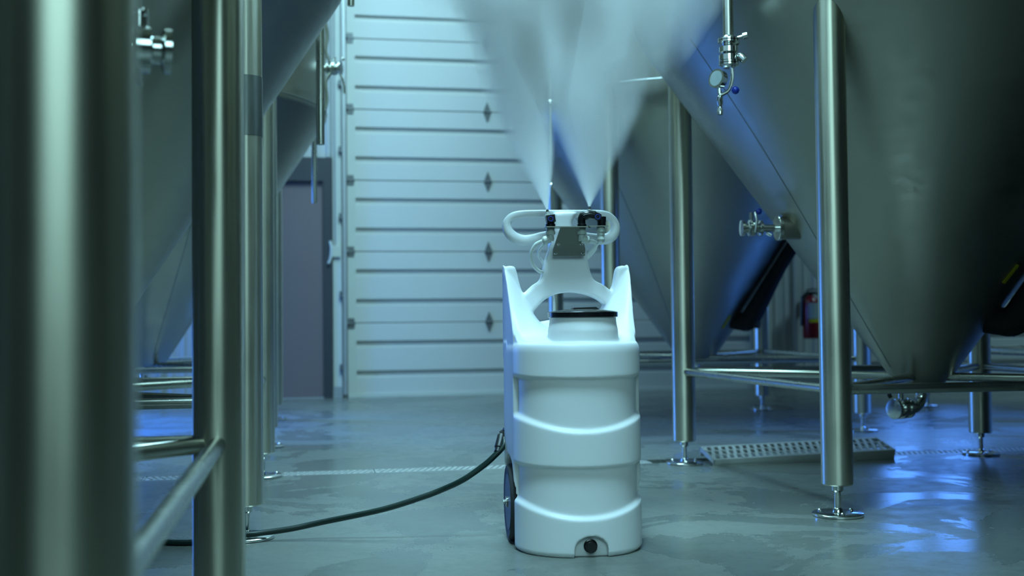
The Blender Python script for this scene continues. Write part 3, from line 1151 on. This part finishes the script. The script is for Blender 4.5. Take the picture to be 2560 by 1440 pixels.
# drain plug
dpg = MB().rod((0.006, -0.155, 0.030), (0.006, -0.182, 0.030), [(0.020, 0), (0.020, 0.3), (0.0165, 0.35), (0.0165, 0.95), (0.014, 1)], 8)
ob('drain_plug', dpg, M_gloss_black, fm, angle=20)
# lid: threaded ring, flat dome, raised grip bar
ld = MB()
T = Matrix.Translation((0.009, -0.055, 0))
ld.lathe([(0.100, 0.685), (0.1045, 0.687), (0.1045, 0.7005), (0.102, 0.7025), (0.085, 0.7055), (0.05, 0.7095), (0.0, 0.7105)], 72, T, cap1=False)
lid = ob('lid', ld, M_gloss_black, fm)
gb = MB()
gb.prism([(-0.030, 0.700), (-0.020, 0.7145), (0.046, 0.7165), (0.060, 0.707), (0.080, 0.701)], -0.075, -0.030, 'xz')
ob('lid_grip', gb, M_black, lid)
for k in range(24):
    a = 2 * PI * k / 24
    pass

# wheels
for s in (-1, 1):
    wz = 0.118
    cx_ = s * 0.178
    wm = MB()
    x_in, x_out = s * 0.146, s * (0.188 if s > 0 else 0.197)
    T_ = Matrix.Translation((-0.008, 0.122, wz)) @ Matrix.Rotation(PI / 2, 4, 'Y')
    lo_, hi_ = sorted((x_in, x_out))
    wm.lathe([(0.086, lo_ + 0.004), (0.110, lo_), (0.1175, lo_ + 0.010), (0.118, (lo_ + hi_) / 2), (0.1175, hi_ - 0.010), (0.110, hi_), (0.086, hi_ - 0.004)], 64, T_)
    wo = ob('wheel', wm, M_rubber, fm)
    hb_ = MB().lathe([(0.084, lo_ + 0.008), (0.087, lo_ + 0.003), (0.087, hi_ - 0.003), (0.084, hi_ - 0.008)] if False else [(0.0868, lo_ + 0.002), (0.0868, hi_ - 0.002)], 48, T_)
    ob('wheel_hub', hb_, M_frame, wo)
    e0, e1 = (hi_, hi_ + 0.012) if s > 0 else (lo_, lo_ - 0.012)
    ax = MB().rod((e0 - s * 0.002 - 0.008, 0.122, wz), (e1 - 0.008, 0.122, wz), [(0.017, 0), (0.017, 0.4), (0.008, 0.45), (0.008, 1)], 18)
    ob('axle_nut', ax, M_chrome, wo)

# steel bracket on the neck with its folded shelf
bk = MB()
TB = Matrix.Translation((0, 0.112, 0.880)) @ Matrix.Rotation(R(24), 4, 'X')
bk.prism([(-0.056, 0.0), (0.046, 0.0), (0.046, 0.02), (0.030, 0.093), (-0.036, 0.093), (-0.056, 0.02)], -0.003, 0.001, 'xz', TB)
bk.box((-0.082, 0.052, 0.9635), (0.046, 0.112, 0.9665))
bk.box((0.052, 0.062, 0.9665), (0.112, 0.100, 0.9695))
bk.box((0.040, 0.080, 0.9640), (0.060, 0.100, 0.9690))
for x, z in ((-0.048, 0.888), (0.038, 0.888)):
    pass
br_ = ob('nozzle_bracket', bk, M_bracket, fm, label='folded stainless bracket plate')
for x, z in ((-0.048, 0.010), (0.038, 0.010), (-0.040, 0.040), (0.032, 0.040)):
    bb = MB().lathe([(0.005, 0.0), (0.005, 0.003), (0.003, 0.005)], 10, TB @ Matrix.Translation((x, -0.003, z)) @ Matrix.Rotation(PI / 2, 4, 'X'))
    ob('bracket_screw', bb, M_chrome, br_)

# milky bulkhead fittings below the shelf
def fitting(x, y, ztop, dz):
    b_ = MB().rod((x, y, ztop), (x, y, ztop - dz), [(0.013, 0), (0.013, 0.25), (0.015, 0.26), (0.015, 0.5), (0.010, 0.52), (0.012, 0.8), (0.010, 1)], 12)
    return b_


for x, dz in ((-0.066, 0.040), (0.032, 0.040), (0.092, 0.030)):
    f_ = fitting(x, 0.082, 0.963 if x < 0.06 else 0.966, dz)
    if x < 0.06:
        s = -1 if x < 0 else 1
        f_.rod((x, 0.082, 0.930), (x + s * 0.024, 0.086, 0.924), [(0.010, 0), (0.013, 0.3), (0.013, 0.8), (0.009, 1)], 12)
    else:
        f_.lathe([(0.004, -0.012), (0.010, -0.008), (0.013, 0.0), (0.010, 0.008), (0.006, 0.011)], 14, Matrix.Translation((x, 0.082, 0.928)))
    ob('bulkhead_fitting', f_, M_fitting, fm, angle=25)

# tubing
tb1 = MB()
tb1.tube(spline([(-0.090, 0.086, 0.924), (-0.112, 0.095, 0.912), (-0.124, 0.108, 0.885), (-0.118, 0.122, 0.855), (-0.098, 0.135, 0.834), (-0.075, 0.150, 0.828)], 8), 0.0058, 12)
ob('clear_tube', tb1, M_tubing, fm)
tb2 = MB()
tb2.tube(spline([(-0.080, 0.090, 0.918), (-0.094, 0.12, 0.90), (-0.096, 0.15, 0.880), (-0.080, 0.175, 0.862), (-0.05, 0.20, 0.80), (-0.04, 0.205, 0.72), (-0.045, 0.205, 0.66)], 8), 0.0048, 12)
ob('clear_tube', tb2, M_tubing, fm)
tb3 = MB()
tb3.tube(spline([(0.056, 0.086, 0.924), (0.074, 0.10, 0.921), (0.082, 0.12, 0.905), (0.068, 0.14, 0.882), (0.052, 0.15, 0.868)], 8), 0.0058, 12)
tb3.tube(spline([(0.092, 0.082, 0.925), (0.088, 0.10, 0.918), (0.070, 0.13, 0.895), (0.055, 0.16, 0.868)], 8), 0.0048, 12)
ob('clear_tube', tb3, M_tubing, fm)

# black swivel elbows and nozzle tips
e1_ = MB()
e1_.rod((-0.066, 0.080, 0.966), (-0.066, 0.080, 0.984), [(0.0155, 0), (0.0155, 0.5), (0.013, 0.6), (0.013, 1)], 16)
e1_.box((-0.079, 0.066, 0.980), (-0.052, 0.094, 1.003), Matrix.Translation((-0.066, 0.08, 0.99)) @ Matrix.Rotation(R(-8), 4, 'Y') @ Matrix.Translation((0.066, -0.08, -0.99)))
e1_.rod((-0.068, 0.066, 0.990), (-0.068, 0.058, 0.990), [(0.010, 0), (0.010, 1)], 16)
n1 = ob('nozzle_elbow', e1_, M_gloss_black, fm)
tp = MB().rod((-0.0735, 0.080, 1.000), (-0.075, 0.080, 1.014), [(0.0105, 0), (0.0105, 0.35), (0.006, 0.45), (0.006, 1)], 14)
ob('nozzle_collar', tp, M_fitting, n1)
ob('nozzle_tip', MB().rod((-0.075, 0.080, 1.013), (-0.0755, 0.080, 1.021), [(0.0045, 0), (0.0045, 0.6), (0.002, 1)], 12), M_black, n1)
e2_ = MB()
e2_.rod((0.032, 0.080, 0.966), (0.032, 0.080, 0.984), [(0.0145, 0), (0.0145, 0.5), (0.012, 0.6), (0.012, 1)], 16)
e2_.tube(spline([(0.031, 0.080, 0.978), (0.033, 0.078, 0.996), (0.050, 0.076, 1.004), (0.070, 0.076, 1.002), (0.088, 0.078, 0.994)], 6), [0.0125] * 7 + [0.0145] * 12 + [0.0125] * 6, 16)
e2_.rod((0.094, 0.080, 0.9695), (0.094, 0.080, 0.998), [(0.0135, 0), (0.0135, 0.4), (0.0145, 0.5), (0.0145, 1)], 16)
e2_.rod((0.078, 0.066, 0.996), (0.078, 0.054, 0.996), [(0.012, 0), (0.012, 1)], 16)
n2 = ob('nozzle_elbow', e2_, M_gloss_black, fm)
tp = MB().rod((0.056, 0.078, 1.010), (0.056, 0.078, 1.022), [(0.0115, 0), (0.0115, 0.4), (0.006, 0.5), (0.006, 1)], 14)
ob('nozzle_collar', tp, M_fitting, n2)
ob('nozzle_tip', MB().rod((0.056, 0.078, 1.021), (0.056, 0.078, 1.029), [(0.0045, 0), (0.0045, 0.6), (0.002, 1)], 12), M_black, n2)
for e_, (x, z) in ((n1, (-0.068, 0.990)), (n2, (0.078, 0.996))):
    y_ = 0.0578 if x < 0 else 0.0538
    rg_ = MB().tube([(x + 0.0072 * math.cos(2 * PI * k / 20), y_, z + 0.0072 * math.sin(2 * PI * k / 20)) for k in range(20)], 0.0011, 6, True)
    ob('swivel_ring', rg_, M_bluecap, e_)

# rear inlet elbow for the hose (stays with the machine)
Rm = Matrix.Rotation(FR, 3, 'Z')


def loc(x, y, z):
    v = Rm @ Vector((x, y, z))
    return Vector((v.x + FX, v.y + FY, v.z))


inl = MB().rod((-0.188, 0.180, 0.335), (-0.216, 0.182, 0.318), [(0.016, 0), (0.016, 0.5), (0.013, 0.6), (0.013, 1)], 16)
ob('hose_inlet', inl, M_black, fm)

# ------------------------------------------------------------------ green hose
hz = 0.0098
hp_ = [loc(-0.212, 0.181, 0.320), (-0.030, 3.60, 0.290), (-0.062, 3.59, 0.255), (-0.100, 3.59, 0.223), (-0.160, 3.59, 0.183), (-0.226, 3.60, 0.152), (-0.289, 3.60, 0.129), (-0.414, 3.60, 0.092), (-0.603, 3.61, 0.053), (-0.70, 3.60, 0.035),
       (-0.80, 3.585, 0.0245), (-0.88, 3.55, 0.0225), (-0.98, 3.53, hz), (-1.10, 3.54, hz), (-1.25, 3.58, hz), (-1.6, 3.60, hz)]
ho = MB().tube(spline(hp_, 8), 0.0092, 14)
hose = ob('air_hose', ho, M_hose)
tag(hose, 'dark green hose running from the white machine left across wet floor', 'hose')
a_, b2_ = Vector(hp_[0]), Vector((-0.050, 3.593, 0.268))
ob('hose_sleeve', MB().rod(a_, b2_, [(0.010, 0), (0.0145, 0.1), (0.0145, 0.75), (0.0115, 0.8), (0.0115, 1)], 16), M_black, hose)


# ------------------------------------------------------------------ mist plumes
def mist_mat(name, k, seed, wx, wy, height, power=1.0):
    m = bpy.data.materials.new(name)
    m.use_nodes = True
    nt = m.node_tree
    N, L = nt.nodes, nt.links
    N.remove(N['Principled BSDF'])
    outn = N['Material Output']
    vol = N.new('ShaderNodeVolumeScatter')
    vol.inputs['Color'].default_value = (0.96, 0.98, 1.0, 1)
    vol.inputs['Anisotropy'].default_value = 0.0
    L.new(vol.outputs[0], outn.inputs['Volume'])
    tc = N.new('ShaderNodeTexCoord')
    sp = N.new('ShaderNodeSeparateXYZ')
    L.new(tc.outputs['Object'], sp.inputs[0])

    def mth(op, a, b_=None, c=None, clamp=False):
        n = N.new('ShaderNodeMath')
        n.operation = op
        n.use_clamp = clamp
        for i, v in enumerate((a, b_, c)):
            if v is None:
                continue
            if isinstance(v, (int, float)):
                n.inputs[i].default_value = v
            else:
                L.new(v, n.inputs[i])
        return n.outputs[0]
    x, y, z = sp.outputs
    zc = mth('MAXIMUM', z, 0.004)
    # lateral position as a fraction of the fan width
    u_ = mth('DIVIDE', x, mth('MULTIPLY_ADD', zc, wx, 0.004))
    v_ = mth('DIVIDE', y, mth('MULTIPLY_ADD', zc, wy, 0.004))
    # turbulent wobble of the coordinates, growing with height
    nzz = N.new('ShaderNodeTexNoise')
    nzz.inputs['Scale'].default_value = 4.5
    nzz.inputs['Detail'].default_value = 4
    mp = N.new('ShaderNodeMapping')
    mp.inputs['Location'].default_value = (seed, seed * 2, 0)
    mp.inputs['Scale'].default_value = (1.6, 1.6, 0.55)
    L.new(tc.outputs['Object'], mp.inputs[0])
    L.new(mp.outputs[0], nzz.inputs['Vector'])
    nn = nzz.outputs[0]
    r2 = mth('ADD', mth('MULTIPLY', u_, u_), mth('MULTIPLY', v_, v_))
    r_ = mth('SQRT', r2)
    rw = mth('ADD', r_, mth('MULTIPLY', mth('SUBTRACT', nn, 0.5), mth('MINIMUM', mth('MULTIPLY', zc, 4.0), 1.7)))
    fall = N.new('ShaderNodeMapRange')
    fall.interpolation_type = 'SMOOTHSTEP'
    fall.inputs[1].default_value = 1.0
    fall.inputs[2].default_value = 0.12
    fall.inputs[3].default_value = 0.0
    fall.inputs[4].default_value = 1.0
    L.new(rw, fall.inputs[0])
    dens = mth('DIVIDE', k, mth('POWER', mth('ADD', zc, 0.01), power))
    dn_ = mth('MULTIPLY', dens, fall.outputs[0])
    st = mth('MULTIPLY_ADD', nn, 1.6, 0.2)
    top = N.new('ShaderNodeMapRange')
    top.inputs[1].default_value = height
    top.inputs[2].default_value = height * 0.8
    L.new(z, top.inputs[0])
    L.new(mth('MULTIPLY', mth('MULTIPLY', dn_, st), top.outputs[0]), vol.inputs['Density'])
    return m


def plume(name, nozzle, axis, wx, wy, height, k, seed, label, power=1.0):
    rows, seg = 10, 32
    vs, fs = [], []
    for i in range(rows + 1):
        z = height * i / rows
        for q in range(seg):
            a = 2 * PI * q / seg
            vs.append(((z * wx * 1.0 + 0.004) * 1.02 * math.cos(a), (z * wy + 0.004) * 1.02 * math.sin(a), z))
    for i in range(rows):
        for q in range(seg):
            q2 = (q + 1) % seg
            fs.append((i * seg + q, i * seg + q2, (i + 1) * seg + q2, (i + 1) * seg + q))
    fs.append(tuple(reversed(range(seg))))
    fs.append(tuple(rows * seg + q for q in range(seg)))
    m = mist_mat(name, k, seed, wx, wy, height, power)
    o = ob(name, MB().add(vs, fs), m)
    o.location = nozzle
    o.rotation_euler = axis
    o['kind'] = 'stuff'
    tag(o, label, 'mist')
    return o


nA = loc(-0.0757, 0.080, 1.0225)
nB = loc(0.056, 0.078, 1.0305)
plume('spray_mist', nA, (0, R(-10.5), 0), 0.38, 0.30, 1.15, 15.0, 1.3, 'left plume of white mist rising from the left black nozzle')
plume('spray_mist', nB, (0, R(4), 0), 0.58, 0.34, 1.15, 11.0, 6.1, 'right wider plume of white mist rising from the right nozzle')
